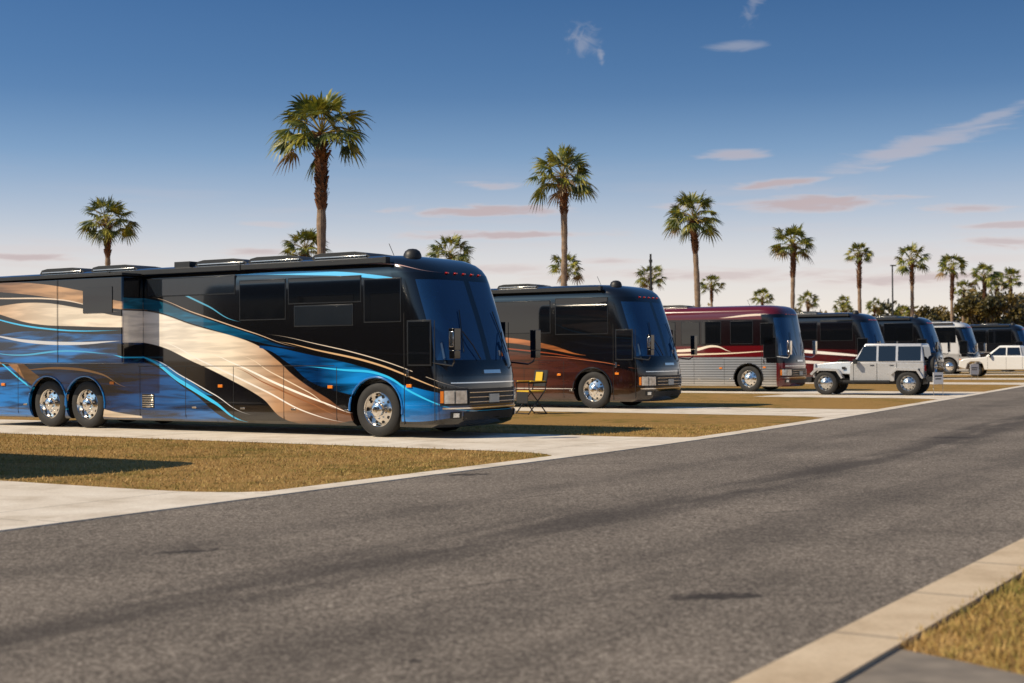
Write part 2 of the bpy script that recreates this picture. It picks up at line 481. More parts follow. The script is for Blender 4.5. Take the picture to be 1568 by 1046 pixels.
        for x in ax:
            pts = []
            for a in range(-8, 189, 12):
                pts.append((-x + .635 * math.cos(math.radians(a)), sg * (W + .004), .53 + .615 * math.sin(math.radians(a))))
            t.tube(pts, .022, 6, 5)
    for yy in (-.55, -.28, 0, .28, .55):
        p = frontpt(3.12, math.degrees(math.asin((abs(yy) / 1.275) ** 1.7)) * (1 if yy >= 0 else -1), rake)
        t.box(p + Vector((.01, 0, 0)), (.05, .07, .025), 6)
    t.obj('trim', [M['dark'], M['chrome'], M['amber'], M['glass'], M['trim'], trimcol or M['blackgloss'], M['red']], root, bevel=.003)
    f = MB()
    for sg in (-1, 1):
        def fp(a0, a1, z0, z1, pr, m):
            a, b = (a0, a1) if sg > 0 else (-a1, -a0)
            faceprism(f, 0, a, b, z0, z1, pr, m, rake)
        fp(26, 66, .61, .93, .012, 3)
        fp(28, 44, .65, .89, .03, 0); fp(46, 60, .65, .89, .03, 0)
        fp(61, 65.5, .66, .88, .025, 2)
        fp(34, 50, .37, .49, .02, 3); fp(38, 46, .39, .47, .035, 0)
    faceprism(f, 0, -25, 25, .62, .92, .012, 3, rake, 8)
    for z in (.66, .75, .84): faceprism(f, 0, -24, 24, z, z + .018, .03, 1, rake, 8)
    faceprism(f, 0, -62, 62, .545, .575, .02, 1, rake, 12)
    faceprism(f, 0, -50, 50, 1.02, 1.045, .018, 1, rake, 12)
    faceprism(f, 0, -4.5, 4.5, 1.2, 1.27, .03, 1, rake, 4)
    faceprism(f, 0, -30, 30, .33, .48, .012, 3, rake, 8)
    f.box((.06, 0, .73), (.03, .32, .16), 4)
    # small cards added to stand in for reflections on the lower windshield
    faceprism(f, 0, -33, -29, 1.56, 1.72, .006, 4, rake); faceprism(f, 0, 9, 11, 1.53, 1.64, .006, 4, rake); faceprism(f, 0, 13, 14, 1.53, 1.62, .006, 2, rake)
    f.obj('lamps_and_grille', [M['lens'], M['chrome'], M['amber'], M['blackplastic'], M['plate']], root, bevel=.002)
    wp = MB()
    for sg in (-1, 1):
        a = frontpt(1.47, sg * 6, rake) + Vector((.05, 0, 0)); b = frontpt(2.0, sg * 20, rake) + Vector((.05, 0, 0))
        wp.tube([a, (a + b) / 2 + Vector((.03, 0, 0)), b], .012, 5)
        c = frontpt(1.6, sg * 24, rake) + Vector((.03, 0, 0)); d = frontpt(2.4, sg * 15, rake) + Vector((.03, 0, 0))
        wp.tube([c, d], .01, 5)
    wp.obj('wipers', [M['blackplastic']], root)
    mr = MB()
    for sg in (-1, 1):
        a = frontpt(1.42, sg * 74, rake)
        mr.tube([a, Vector((.02, sg * 1.33, 1.36)), Vector((.10, sg * 1.40, 1.42)), Vector((.12, sg * 1.42, 1.55))], .02, 6, 0)
        mr.box((.13, sg * 1.42, 1.84), (.13, .2, .4), 0)
        mr.box((.062, sg * 1.42, 1.84), (.012, .16, .34), 1)
        mr.box((.13, sg * 1.42, 1.56), (.12, .19, .15), 0)
        mr.box((.067, sg * 1.42, 1.56), (.012, .15, .11), 1)
        mr.box((.13, sg * 1.525, 1.84), (.09, .012, .28), 1)
    mr.obj('mirrors', [M[mirror], M['chrome']], root, bevel=.03, seg=3)
    rf = MB()
    for u in acs:
        prof = [(-u - .75, 3.47), (-u - .68, 3.56), (-u - .5, 3.59), (-u + .35, 3.59), (-u + .6, 3.55), (-u + .75, 3.47)]
        rf.prism(prof, -.95, -.05, 0)
        rf.box((-u, -.955, 3.5), (1.3, .03, .025), 1)
    rf.box((-7.2, -.75, 3.52), (.45, .45, .12), 0)
    if awning:
        rf.box((-7.1, -(W + .03), 3.36), (11.2, .12, .1), 0)
        for u in (1.5, 5.2, 9, 12.7): rf.box((-u, -(W + .035), 3.36), (.08, .14, .12), 0)
    rf.tube([(-1.9, -.5, 3.45), (-2.05, -.5, 3.75)], .008, 5, 0)
    rf.obj('roof_units', [M['blackplastic'], M['steel']], root, bevel=.02)
    if dome:
        pr = [(.0, .27), (.08, .26), (.14, .22), (.17, .16), (.18, .1), (.18, .0)]
        vs = []; seg = 20
        for k in range(seg):
            a = 2 * math.pi * k / seg
            for r, h in pr: vs.append((-1.3 + r * math.cos(a), -.75 + r * math.sin(a), 3.33 + h))
        fs = []
        for k in range(seg):
            for i in range(len(pr) - 1):
                k2 = (k + 1) % seg; fs.append((k * 6 + i, k * 6 + i + 1, k2 * 6 + i + 1, k2 * 6 + i))
        d2 = MB(); d2.add(vs, fs)
        d2.obj('satellite_dome', [M['blackplastic']], root)
    if slide:
        u0, u1, v0, v1, e = slide
        s = MB(); s.box((-(u0 + u1) / 2, -(W + e / 2 - .01), (v0 + v1) / 2), (u1 - u0, e, v1 - v0), 0)
        s.obj('slide_out', [paint], root, bevel=.04, seg=3)
        s = MB(); s.box((-(u0 + u1) / 2, -(W + e / 2), v1 + .03), (u1 - u0 + .06, e + .06, .05), 0)
        s.box((-(u0 + .75), -(W + e - .005), 2.78), (.9, .02, .55), 1)
        s.box((-(u0 + 2.02), -(W + e + .003), (v0 + v1) / 2), (.012, .006, v1 - v0 - .06), 0)
        s.obj('slide_out_topper', [M['blackplastic'], M['glass']], root, bevel=.002)
    return root

ANG = math.radians(-32.2)
blue, brown, red, maroon = mural_blue(), mural_brown(), mural_red(), mural_maroon()
blk = mural_plain('black_coach_paint', (.006, .006, .007), (.02, .018, .018))
wht = mural_plain('white_coach_paint', (.6, .6, .6), (.4, .39, .38))
BW = [(1.2, 2.05, 2.2, 3.0, 0), (2.15, 3.95, 2.6, 3.08, 0), (2.35, 3.8, 2.15, 2.53, 1), (4.05, 5.25, 2.3, 3.08, 0), (5.4, 7.9, 2.85, 3.2, 1)]
BWf = [(1.3, 3.0, 2.1, 3.1, 0), (3.2, 5.2, 2.15, 3.05, 0), (5.4, 7.4, 2.2, 3.05, 1), (8, 10, 2.2, 3.05, 0)]
B3 = [(.62, 1.15, 1.9, 2.75, 0), (1.5, 2.45, 1.95, 2.85, 0), (2.9, 3.75, 1.95, 2.85, 0), (3.85, 4.65, 1.95, 2.85, 0), (4.95, 5.8, 1.95, 2.85, 0), (6.3, 7.4, 1.95, 2.85, 0), (8, 9.4, 1.95, 2.85, 0)]
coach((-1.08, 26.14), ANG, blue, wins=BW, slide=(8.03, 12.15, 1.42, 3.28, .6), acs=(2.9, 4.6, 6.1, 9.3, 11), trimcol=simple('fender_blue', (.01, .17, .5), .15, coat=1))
coach((3.82, 39.74), ANG, brown, wins=BWf, acs=(4.5, 7.5, 10), hs=1.02)
coach((11.0, 56.7), ANG, red, wins=B3, acs=(5.2, 9), hs=1.0, rake=.55, awning=False, ax=(1.7, 9.2, 10.4), dome=False, mirror='chrome')
coach((18.6, 72.4), ANG, maroon, wins=BWf, acs=(4, 8), near=False, hs=1.04)
coach((24.7, 83), math.radians(-31), blk, wins=BWf, acs=(3, 7), near=False, hs=1.05)
coach((31.9, 98), math.radians(-30), wht, wins=BWf, acs=(3, 7), near=False, hs=1.05, mirror='chrome')
coach((39.3, 108), math.radians(-30), blk, wins=BWf, acs=(3, 7), near=False, hs=1.05)
coach((-8.9, 17.0), ANG, blk, wins=BWf, acs=(4, 8), near=False, hs=1.06)

# ------------------------------------------------------------------ off-road SUV
def suv():
    a = math.atan2(.46, -.888)
    root = empty('off_road_suv', ((11.5 + 14.2) / 2 + .42, 51.7 + .8, .008), a)
    m = [M['silverpaint'], M['blackplastic'], M['glass'], M['chrome'], M['lens'], M['red']]
    b = MB()
    b.prism([(-2.05, .62), (-2.05, 1.17), (.55, 1.2), (.62, 1.1), (.62, .5), (-1.0, .5), (-1.02, .95), (-1.9, .95), (-1.95, .62)], -.78, .78, 0)
    b.add([(.6, -.72, .75), (.6, .72, .75), (1.95, -.55, .8), (1.95, .55, .8), (.6, -.7, 1.22), (.6, .7, 1.22), (1.93, -.5, 1.14), (1.93, .5, 1.14), (1.2, -.58, 1.21), (1.2, .58, 1.21)],
          [(0, 2, 3, 1), (4, 5, 9, 8), (8, 9, 7, 6), (0, 4, 8, 6, 2), (1, 3, 7, 9, 5), (2, 6, 7, 3), (0, 1, 5, 4)], 0)
    b.prism([(1.93, .62), (1.93, 1.14), (2.0, 1.15), (2.03, .62)], -.6, .6, 0)
    b.obj('tub_and_hood', m, root, bevel=.03, seg=3)
    c = MB()
    lo = [(-2.05, -.76, 1.17), (.5, -.76, 1.19), (.5, .76, 1.19), (-2.05, .76, 1.17)]
    hi = [(-1.95, -.64, 1.86), (.08, -.64, 1.88), (.08, .64, 1.88), (-1.95, .64, 1.86)]
    c.add(lo + hi, [(0, 3, 2, 1), (4, 5, 6, 7), (0, 1, 5, 4), (1, 2, 6, 5), (2, 3, 7, 6), (3, 0, 4, 7)], 0)
    c.obj('hard_top', m, root, bevel=.05, seg=3)
    g = MB()
    def side(x0, x1, z0, z1, slx=0):
        for sg in (-1, 1):
            def yy(z): return sg * (.76 - (z - 1.18) / .67 * .12 + .012)
            g.add([(x0, yy(z0), z0), (x1, yy(z0), z0), (x1 - slx, yy(z1), z1), (x0, yy(z1), z1)], [(0, 1, 2, 3)], 2)
    side(-1.92, -1.12, 1.25, 1.76); side(-1.03, -.42, 1.23, 1.78); side(-.34, .38, 1.23, 1.78, .26)
    g.add([(.505, -.66, 1.24), (.505, .66, 1.24), (.135, .58, 1.8), (.135, -.58, 1.8)], [(0, 1, 2, 3)], 2)
    g.add([(-2.06, -.6, 1.25), (-2.06, .6, 1.25), (-1.99, .56, 1.74), (-1.99, -.56, 1.74)], [(0, 1, 2, 3)], 2)
    g.obj('windows', m, root, smooth=0)
    d = MB()
    for sg in (-1, 1):
        for (xc, w_) in ((1.45, 1.0), (-1.45, .98)):
            d.prism([(xc - w_ / 2 - .12, .62), (xc - w_ / 2 + .1, .96), (xc + w_ / 2 - .12, 1.0), (xc + w_ / 2 + .1, .78), (xc + w_ / 2 + .06, .72), (xc + w_ / 2 - .15, .9), (xc - w_ / 2 + .14, .88), (xc - w_ / 2 - .05, .6)],
                    sg * .62, sg * .95, 0)
            d.prism([(xc - .52, .5), (xc - .4, .86), (xc + .34, .88), (xc + .52, .6), (xc + .4, .45), (xc - .4, .45)], sg * .60, sg * .66, 1)
        d.box((0, sg * .86, .5), (1.7, .14, .08), 1)
        d.box((.38, sg * .95, 1.22), (.12, .2, .17), 1)
        for x in (-1.08, -.37, .48): d.box((x, sg * .782, .85), (.016, .008, .62), 1)
        for x in (-.9, -.2): d.box((x, sg * .79, 1.08), (.14, .02, .03), 1)
        d.box((.85, sg * .73, .98), (.14, .02, .1), 1)
        d.box((-2.06, sg * .66, .98), (.06, .12, .2), 5)
    d.box((2.15, 0, .56), (.2, 1.5, .18), 1); d.box((-2.2, 0, .58), (.18, 1.5, .18), 1)
    d.box((0, 0, .5), (3.9, .9, .22), 1)
    for k in range(7): d.box((2.02, -.27 + k * .09, .9), (.02, .04, .28), 1)
    d.obj('fenders_and_bumpers', m, root, bevel=.015)
    e = MB()
    for sg in (-1, 1):
        n = 16; ring = [(2.03, sg * .43 + .1 * math.cos(2 * math.pi * k / n), .93 + .1 * math.sin(2 * math.pi * k / n)) for k in range(n)]
        e.add(ring + [(2.07, sg * .43, .93)], [(k, (k + 1) % n, n) for k in range(n)], 4)
    e.obj('headlights', m, root)
    w = MB()
    for x in (1.5, -1.5):
        for sg in (-1, 1): wheel(w, (x, sg * .9, .43), sg, .83, 28)
        w.tube([(x, -.7, .42), (x, .7, .42)], .06, 8, 2)
    w.obj('wheels', [M['tyre'], M['steel'], M['dark']], root, smooth=40)
    s = MB(); wheel(s, (0, 0, 0), 1, .78, 28)
    so = s.obj('spare_wheel', [M['tyre'], M['steel'], M['dark']], root, smooth=40)
    so.rotation_euler = (0, 0, math.radians(90)); so.location = (-2.33, .1, 1.02)
suv()

def pickup():
    root = empty('pickup_truck', (30.9, 88.5, .008), math.radians(152))
    m = [M['white'], M['blackplastic'], M['glass'], M['chrome'], M['lens'], M['red']]
    b = MB()
    b.prism([(-2.85, .6), (-2.87, 1.25), (-.95, 1.27), (1.1, 1.27), (1.3, 1.22), (2.55, 1.12), (2.8, .98), (2.85, .6), (2.4, .45), (2.3, .8), (2.1, .93), (1.6, .93), (1.4, .8), (1.3, .42), (-1.2, .42), (-1.3, .8), (-1.5, .93), (-2.0, .93), (-2.2, .8), (-2.3, .5)], -.98, .98, 0)
    b.obj('body', m, root, bevel=.05, seg=3)
    c = MB()
    lo = [(-.95, -.93, 1.25), (1.25, -.93, 1.25), (1.25, .93, 1.25), (-.95, .93, 1.25)]
    hi = [(-.8, -.74, 1.92), (.4, -.74, 1.93), (.4, .74, 1.93), (-.8, .74, 1.92)]
    c.add(lo + hi, [(0, 3, 2, 1), (4, 5, 6, 7), (0, 1, 5, 4), (1, 2, 6, 5), (2, 3, 7, 6), (3, 0, 4, 7)], 0)
    c.obj('cab', m, root, bevel=.06, seg=3)
    g = MB()
    for sg in (-1, 1):
        def yy(z): return sg * (.93 - (z - 1.25) / .67 * .19 + .012)
        g.add([(-.85, yy(1.32), 1.32), (-.05, yy(1.32), 1.32), (-.05, yy(1.8), 1.8), (-.76, yy(1.8), 1.8)], [(0, 1, 2, 3)], 2)
        g.add([(.03, yy(1.32), 1.32), (.98, yy(1.32), 1.32), (.42, yy(1.8), 1.8), (.03, yy(1.8), 1.8)], [(0, 1, 2, 3)], 2)
    g.add([(1.19, -.82, 1.34), (1.19, .82, 1.34), (.53, .68, 1.86), (.53, -.68, 1.86)], [(0, 1, 2, 3)], 2)
    g.add([(-.95, -.75, 1.34), (-.95, .75, 1.34), (-.84, .66, 1.82), (-.84, -.66, 1.82)], [(0, 1, 2, 3)], 2)
    g.obj('windows', m, root, smooth=0)
    d = MB()
    d.box((2.88, 0, .58), (.14, 1.85, .22), 3); d.box((-2.95, 0, .6), (.16, 1.8, .18), 3); d.box((2.84, 0, .9), (.08, 1.1, .3), 1)
    for sg in (-1, 1):
        d.box((2.78, sg * .78, .93), (.14, .28, .2), 4); d.box((-2.87, sg * .9, 1.05), (.06, .12, .3), 5)
        d.box((.95, sg * 1.08, 1.33), (.1, .22, .2), 1)
        for x in (-.95, 0, 1.1): d.box((x, sg * .982, .85), (.012, .008, .75), 1)
    d.obj('bumpers_and_lamps', m, root, bevel=.02)
    w = MB()
    for x in (1.85, -1.75):
        for sg in (-1, 1): wheel(w, (x, sg * .96, .4), sg, .77, 24)
    w.obj('wheels', [M['tyre'], M['steel'], M['dark']], root, smooth=40)
pickup()

# ------------------------------------------------------------------ small things
def yard_sign(x, y, s=1.0):
    r = empty('yard_sign', (x, y, .0), math.radians(20))
    b = MB(); b.box((0, 0, .62), (.5 * s, .02, .5 * s), 0); b.box((0, -.012, .7), (.36 * s, .004, .05), 1); b.box((0, -.012, .6), (.3 * s, .004, .04), 1)
    b.obj('panel', [M['white'], M['blackplastic']], r, bevel=.003)
    p = MB(); p.tube([(-.2, 0, 0), (-.2, 0, .8)], .01, 6); p.tube([(.2, 0, 0), (.2, 0, .8)], .01, 6); p.obj('stakes', [M['steel']], r)
yard_sign(15.15, 50.6, .85); yard_sign(24.7, 76, 1.1)

def chair():
    r = empty('folding_chair', (.50, 37.4, .0), math.radians(-60))
    r.scale = (1.15, 1.15, 1.2)
    fab = simple('yellow_canvas', (.65, .42, .03), .8); dk = simple('black_canvas', (.02, .02, .022), .8)
    f = MB()
    for sx in (-.28, .28):
        f.tube([(sx, -.25, 0), (sx, .2, .52), (sx, .28, .95)], .014, 6)
        f.tube([(sx, .25, 0), (sx, -.2, .52)], .014, 6)
        f.tube([(sx, -.25, .68), (sx, .25, .7)], .018, 6)
        f.tube([(sx, -.22, .5), (sx, -.23, .68)], .012, 6)
    f.tube([(-.28, -.25, .02), (.28, -.25, .02)], .012, 6); f.tube([(-.28, .25, .02), (.28, .25, .02)], .012, 6)
    f.obj('frame', [M['blackplastic']], r)
    s = MB()
    s.box((0, 0, .5), (.54, .46, .03), 0); s.box((0, .25, .78), (.54, .03, .36), 1, Matrix.Rotation(-.15, 3, 'X'))
    s.box((0, .215, .82), (.3, .02, .2), 0, Matrix.Rotation(-.15, 3, 'X')); s.box((0, -.24, .36), (.5, .015, .24), 1)
    s.box((-.285, 0, .72), (.06, .4, .02), 0); s.box((.285, 0, .72), (.06, .4, .02), 0)
    s.obj('canvas', [fab, dk], r, bevel=.012)
chair()

def lamp(x, y, h):
    r = empty('street_lamp', (x, y, 0), .4)
    b = MB(); b.tube([(0, 0, 0), (0, 0, .5), (0, 0, h)], [.12, .1, .075], 10)
    b.box((.1, 0, h + .03), (.6, .28, .12)); b.tube([(0, 0, 0), (0, 0, .35)], .2, 12)
    b.obj('pole_and_head', [M['blackplastic']], r, bevel=.02)
lamp(40.2, 150, 10.7)
r = empty('utility_pole', (9.8, 100, 0), 0)
b = MB(); b.tube([(0, 0, 0), (0, 0, 4), (0, 0, 8.6)], [.11, .1, .07], 8); b.tube([(0, 0, 8.0), (0, 0, 8.2)], .12, 8)
b.obj('pole', [M['blackplastic']], r)

# ------------------------------------------------------------------ ground
def chaikin(p, k=3):
    for _ in range(k):
        q = [p[0]]
        for a, b in zip(p, p[1:]):
            q.append((a[0] * .75 + b[0] * .25, a[1] * .75 + b[1] * .25)); q.append((a[0] * .25 + b[0] * .75, a[1] * .25 + b[1] * .75))
        q.append(p[-1]); p = q
    return p
EDGE = chaikin([(-31.1, -29.7), (-4.6, 12.7), (.85, 21.3), (3.4, 25.5), (6.75, 31.6), (12.9, 43.6), (22.2, 61.9), (40.5, 98), (110, 235)])
def offset(p, d):
    out = []
    for i, a in enumerate(p):
        q0 = p[max(0, i - 1)]; q1 = p[min(len(p) - 1, i + 1)]
        t = Vector((q1[0] - q0[0], q1[1] - q0[1])).normalized()
        out.append((a[0] + t.y * d, a[1] - t.x * d))
    return out
def ribbon(name, d0, d1, z, mat, thick=0, nv=1):
    A = []
    for k in range(nv + 1): A.append(offset(EDGE, d0 + (d1 - d0) * k / nv))
    n = len(EDGE); vs = []; fs = []; uvs = []
    cum = [0]
    for a, b in zip(EDGE, EDGE[1:]): cum.append(cum[-1] + math.hypot(b[0] - a[0], b[1] - a[1]))
    for k in range(nv + 1):
        for i in range(n):
            vs.append((A[k][i][0], A[k][i][1], z)); uvs.append((cum[i], d0 + (d1 - d0) * k / nv))
    for k in range(nv):
        for i in range(n - 1): fs.append((k * n + i, (k + 1) * n + i, (k + 1) * n + i + 1, k * n + i + 1))
    if thick:
        for k, sgn in ((0, 1), (nv, -1)):
            o = len(vs)
            for i in range(n): vs.append((A[k][i][0], A[k][i][1], z - thick)); uvs.append((cum[i], d0))
            for i in range(n - 1):
                f = (k * n + i, k * n + i + 1, o + i + 1, o + i)
                fs.append(f if sgn > 0 else f[::-1])
    me = bpy.data.meshes.new(name); me.from_pydata(vs, [], fs); me.materials.append(mat)
    ul = me.uv_layers.new(name='UVMap')
    for lp in me.loops: ul.data[lp.index].uv = uvs[lp.vertex_index]
    me.update()
    ob = bpy.data.objects.new(name, me); scene.collection.objects.link(ob); return ob

def mat_asphalt():
    m, g, b = newmat('asphalt')
    pos = g.n('ShaderNodeNewGeometry').outputs['Position']
    uv = g.n('ShaderNodeUVMap').outputs[0]
    fine = g.noise(pos, 38, 2, .85); mid = g.noise(pos, 7, 3, .7); big = g.noise(pos, .4, 3, .6)
    col = g.ramp(fine, [(.3, (.055, .043, .034)), (.5, (.15, .126, .102)), (.7, (.38, .33, .27))])
    f = g.m('ADD', g.m('MULTIPLY', mid, .7), g.m('ADD', g.m('MULTIPLY', big, 1.1), .08))
    col = g.mix(1, col, g.comb(f, f, f), 'MULTIPLY')
    o = g.xyz(uv)
    su = g.mapping(uv, sc=(.12, .9, 1)); wob = g.noise(su, 1.0, 1)
    vv = g.m('ADD', o[1], g.m('MULTIPLY_ADD', wob, 1.0, -.5))
    mask = None
    for c, w, s in ((4.1, .5, .62), (2.2, .35, .25), (5.9, .4, .3), (6.9, .2, .2)):
        d = g.m('DIVIDE', g.m('ABSOLUTE', g.m('SUBTRACT', vv, c)), w)
        q = g.m('MULTIPLY', g.ss(d, 1.6, .2), s)
        mask = q if mask is None else g.m('MAXIMUM', mask, q)
    brk = g.noise(g.mapping(uv, sc=(.25, 1.5, 1)), 1.3, 2)
    mask = g.m('MULTIPLY', mask, g.ss(brk, .28, .55))
    # hairline and sealed cracks
    vo = g.n('ShaderNodeTexVoronoi', feature='DISTANCE_TO_EDGE')
    wp_ = g.n('ShaderNodeVectorMath', operation='ADD')
    wv = g.m('MULTIPLY', mid, .9)
    g.put(wp_.inputs[0], pos); g.put(wp_.inputs[1], g.comb(wv, wv, 0.0))
    g.put(vo.inputs['Vector'], wp_.outputs[0]); vo.inputs['Scale'].default_value = .32
    cr = g.m('MULTIPLY', g.m('LESS_THAN', vo.outputs['Distance'], .0045), g.ss(big, .5, .58))
    mask = g.m('MAXIMUM', mask, g.m('MULTIPLY', cr, .6))
    px = g.xyz(pos); p2 = g.comb(px[0], px[1], 0.0)
    wn = g.m('MULTIPLY_ADD', mid, 3.2, -1.6)
    for (x, y, a, c, r) in ((1.3, 9.05, .40, .15, .1), (7.95, 25.6, .6, .34, .1), (-.6, 18.4, .35, .2, .3), (-2.2, 17.3, .3, .18, .3), (9.5, 22.5, 1.1, .3, .4), (-.5, 7.2, .05, .04, 0), (-2.6, 11.3, .3, .12, .6)):
        l = g.n('ShaderNodeVectorMath', operation='LENGTH')
        g.put(l.inputs[0], g.mapping(p2, (x, y, 0), (0, 0, r), (a, c, 1), 'TEXTURE'))
        q = g.m('ADD', g.m('SUBTRACT', 1.0, l.outputs[1]), wn)
        mask = g.m('MAXIMUM', mask, g.m('MULTIPLY', g.ss(q, .05, .5), .88))
    col = g.mix(mask, col, (.03, .025, .022, 1))
    g.put(b.inputs['Base Color'], col)
    b.inputs['Roughness'].default_value = .88
    b.inputs['Specular IOR Level'].default_value = .2
    return m
def mat_concrete(name, k=1.0, tint=(1, 1, 1), jw=.012):
    m, g, b = newmat(name)
    pos = g.n('ShaderNodeNewGeometry').outputs['Position']
    a = g.noise(pos, 30, 3, .75); c = g.noise(pos, 1.2, 4, .65)
    def T(v): return tuple(v[i] * k * tint[i] for i in range(3))
    col = g.ramp(c, [(.25, T((.46, .38, .28))), (.5, T((.66, .58, .47))), (.75, T((.76, .69, .58)))])
    f = g.m('MULTIPLY_ADD', a, .6, .7)
    col = g.mix(1, col, g.comb(f, f, f), 'MULTIPLY')
    o = g.xyz(g.mapping(pos, rot=(0, 0, math.radians(32.2))))
    j = g.m('MINIMUM', g.m('PINGPONG', o[0], 1.5), g.m('PINGPONG', o[1], 1.5)) if jw < .02 else g.m('PINGPONG', o[1], .75)
    jm = g.m('MULTIPLY', g.m('LESS_THAN', j, jw), .6)
    st2 = g.ss(a, .62, .75)
    col = g.mix(g.m('MAXIMUM', jm, g.m('MULTIPLY', st2, .3)), col, (.16, .13, .1, 1))
    g.put(b.inputs['Base Color'], col); b.inputs['Roughness'].default_value = .85
    return m
def mat_grass():
    m, g, b = newmat('dormant_lawn')
    pos = g.n('ShaderNodeNewGeometry').outputs['Position']
    f1 = g.noise(pos, 38, 3, .8); f2 = g.noise(pos, 2.6, 3, .65); f3 = g.noise(pos, .35, 2, .6)
    c1 = g.ramp(f1, [(.3, (.10, .05, .013)), (.5, (.36, .21, .065)), (.72, (.60, .39, .16))])
    c2 = g.ramp(f1, [(.3, (.045, .035, .007)), (.5, (.19, .14, .032)), (.72, (.36, .27, .07))])
    k = g.ss(g.m('ADD', g.m('MULTIPLY', f2, .5), g.m('MULTIPLY', f3, .5)), .48, .64)
    g.put(b.inputs['Base Color'], g.mix(k, c1, c2)); b.inputs['Roughness'].default_value = .95
    b.inputs['Specular IOR Level'].default_value = .1
    g.put(b.inputs['Normal'], g.bump(f1, .7, .04))
    return m
CON, ASP, GR = mat_concrete('concrete'), mat_asphalt(), mat_grass()
KERB = mat_concrete('weathered_concrete', .84, (1, .88, .72), .022)
gm = MB(); gm.add([(-3000, -3000, 0), (3000, -3000, 0), (3000, 3000, 0), (-3000, 3000, 0)], [(0, 1, 2, 3)])
gm.obj('ground', [GR], smooth=0)
ribbon('road', 0, 8.0, .010, ASP, nv=8)
ribbon('kerb_strip', -.34, .02, .022, CON, .03)
ribbon('kerb_strip', 7.98, 8.38, .03, KERB, .04)

def nearest_edge(P, D):
    best = None
    for a, b in zip(EDGE, EDGE[1:]):
        a = Vector(a); b = Vector(b); e = b - a
        den = D.x * e.y - D.y * e.x
        if abs(den) < 1e-9: continue
        w = a - P
        s = (w.x * e.y - w.y * e.x) / den; t = (w.x * D.y - w.y * D.x) / den
        if 0 <= t <= 1 and s > 0 and (best is None or s < best[0]): best = (s, a + e * t, e.normalized())
    return best
PADS = []
for (x, y, ang) in ((-9.1, 17.1, ANG), (-1.08, 26.14, ANG), (3.82, 39.74, ANG), (11.0, 56.7, ANG), (18.6, 72.4, ANG), (24.7, 83, math.radians(-31)), (31.6, 98, math.radians(-30)), (39.3, 108, math.radians(-30)), (12.6, 50.2, ANG)):
    D = Vector((math.cos(ang), math.sin(ang))); Nn = Vector((math.sin(ang), -math.cos(ang)))
    P = Vector((x, y)) - D * 6
    lo, hi = 2.2, -2.2
    if (x, y) == (12.6, 50.2): lo, hi = 1.6, -1.6; P = Vector((x, y))
    s, Mp, T = nearest_edge(P, D)
    def pt(along, off): return Mp - D * along + Nn * off
    side = Vector((T.y, -T.x)) * .15
    B_ = 24 if lo > 2 else 7
    pl = [pt(B_, lo), pt(1.9, lo), pt(1.2, lo + .08), pt(.7, lo + .28), pt(.4, lo + .6), Mp - T * (lo + .95) + side, Mp + T * (-hi + .95) + side, pt(.4, hi - .6), pt(.7, hi - .28), pt(1.2, hi - .08), pt(1.9, hi), pt(B_, hi)]
    PADS.append([(p.x, p.y) for p in pl])
dv = MB()
for i, pl in enumerate(PADS):
    dv.add([(p[0], p[1], .004 + .0004 * i) for p in pl], [tuple(range(len(pl)))], 0)
dv.obj('driveway_pads', [CON], smooth=0)
rd = [(1.55, 7.1), (2.0, 7.45), (2.25, 7.1), (2.6, 6.55), (3.3, 5.9), (5, 4.8), (10, 1.6), (6, -5), (-5, -5.2)]
RC = simple('worn_pavement', (.20, .168, .132), .9, scale=5, var=.5)
r_ = MB(); r_.add([(p[0], p[1], .005) for p in rd], [tuple(range(len(rd)))[::-1]]); r_.obj('side_pavement', [RC], smooth=0)

def inside(p, poly):
    c = False; n = len(poly); j = n - 1
    for i in range(n):
        xi, yi = poly[i]; xj, yj = poly[j]
        if (yi > p[1]) != (yj > p[1]) and p[0] < (xj - xi) * (p[1] - yi) / (yj - yi) + xi: c = not c
        j = i
    return c
def edge_off(p):
    best = 1e9; val = 0
    for a, b in SEG:
        ex, ey = b[0] - a[0], b[1] - a[1]; L2 = ex * ex + ey * ey
        t = max(0, min(1, ((p[0] - a[0]) * ex + (p[1] - a[1]) * ey) / L2))
        dx, dy = p[0] - a[0] - ex * t, p[1] - a[1] - ey * t
        d = dx * dx + dy * dy
        if d < best:
            best = d; val = math.sqrt(d) * (1 if (ex * dy - ey * dx) < 0 else -1)
    return val
SEG = [(a, b) for a, b in zip(EDGE, EDGE[1:]) if -5 < (a[1] + b[1]) / 2 < 60]
bl, g_, b_ = newmat('grass_blades')
oi = g_.n('ShaderNodeNewGeometry')
nn = g_.noise(oi.outputs['Position'], 7, 2, .7); n2 = g_.noise(oi.outputs['Position'], .8, 2)
mixn = g_.m('ADD', g_.m('MULTIPLY', nn, .5), g_.m('MULTIPLY', n2, .5))
g_.put(b_.inputs['Base Color'], g_.ramp(mixn, [(.4, (.55, .35, .13)), (.5, (.40, .27, .075)), (.6, (.19, .17, .03))]))
b_.inputs['Roughness'].default_value = .8
gv = []; gf = []
def blades(n, x0, x1, y0, y1, h, test):
    for _ in range(n):
        p = (R.uniform(x0, x1), R.uniform(y0, y1))
        if not test(p): continue
        a = R.uniform(0, 6.283); w = R.uniform(.003, .007); hh = h * R.uniform(.5, 1.3)
        dx, dy = math.cos(a) * w, math.sin(a) * w
        l = R.uniform(-.04, .04); l2 = R.uniform(-.04, .04)
        o = len(gv)
        gv.extend([(p[0] - dx, p[1] - dy, 0), (p[0] + dx, p[1] + dy, 0), (p[0] + l, p[1] + l2, hh)]); gf.append((o, o + 1, o + 2))
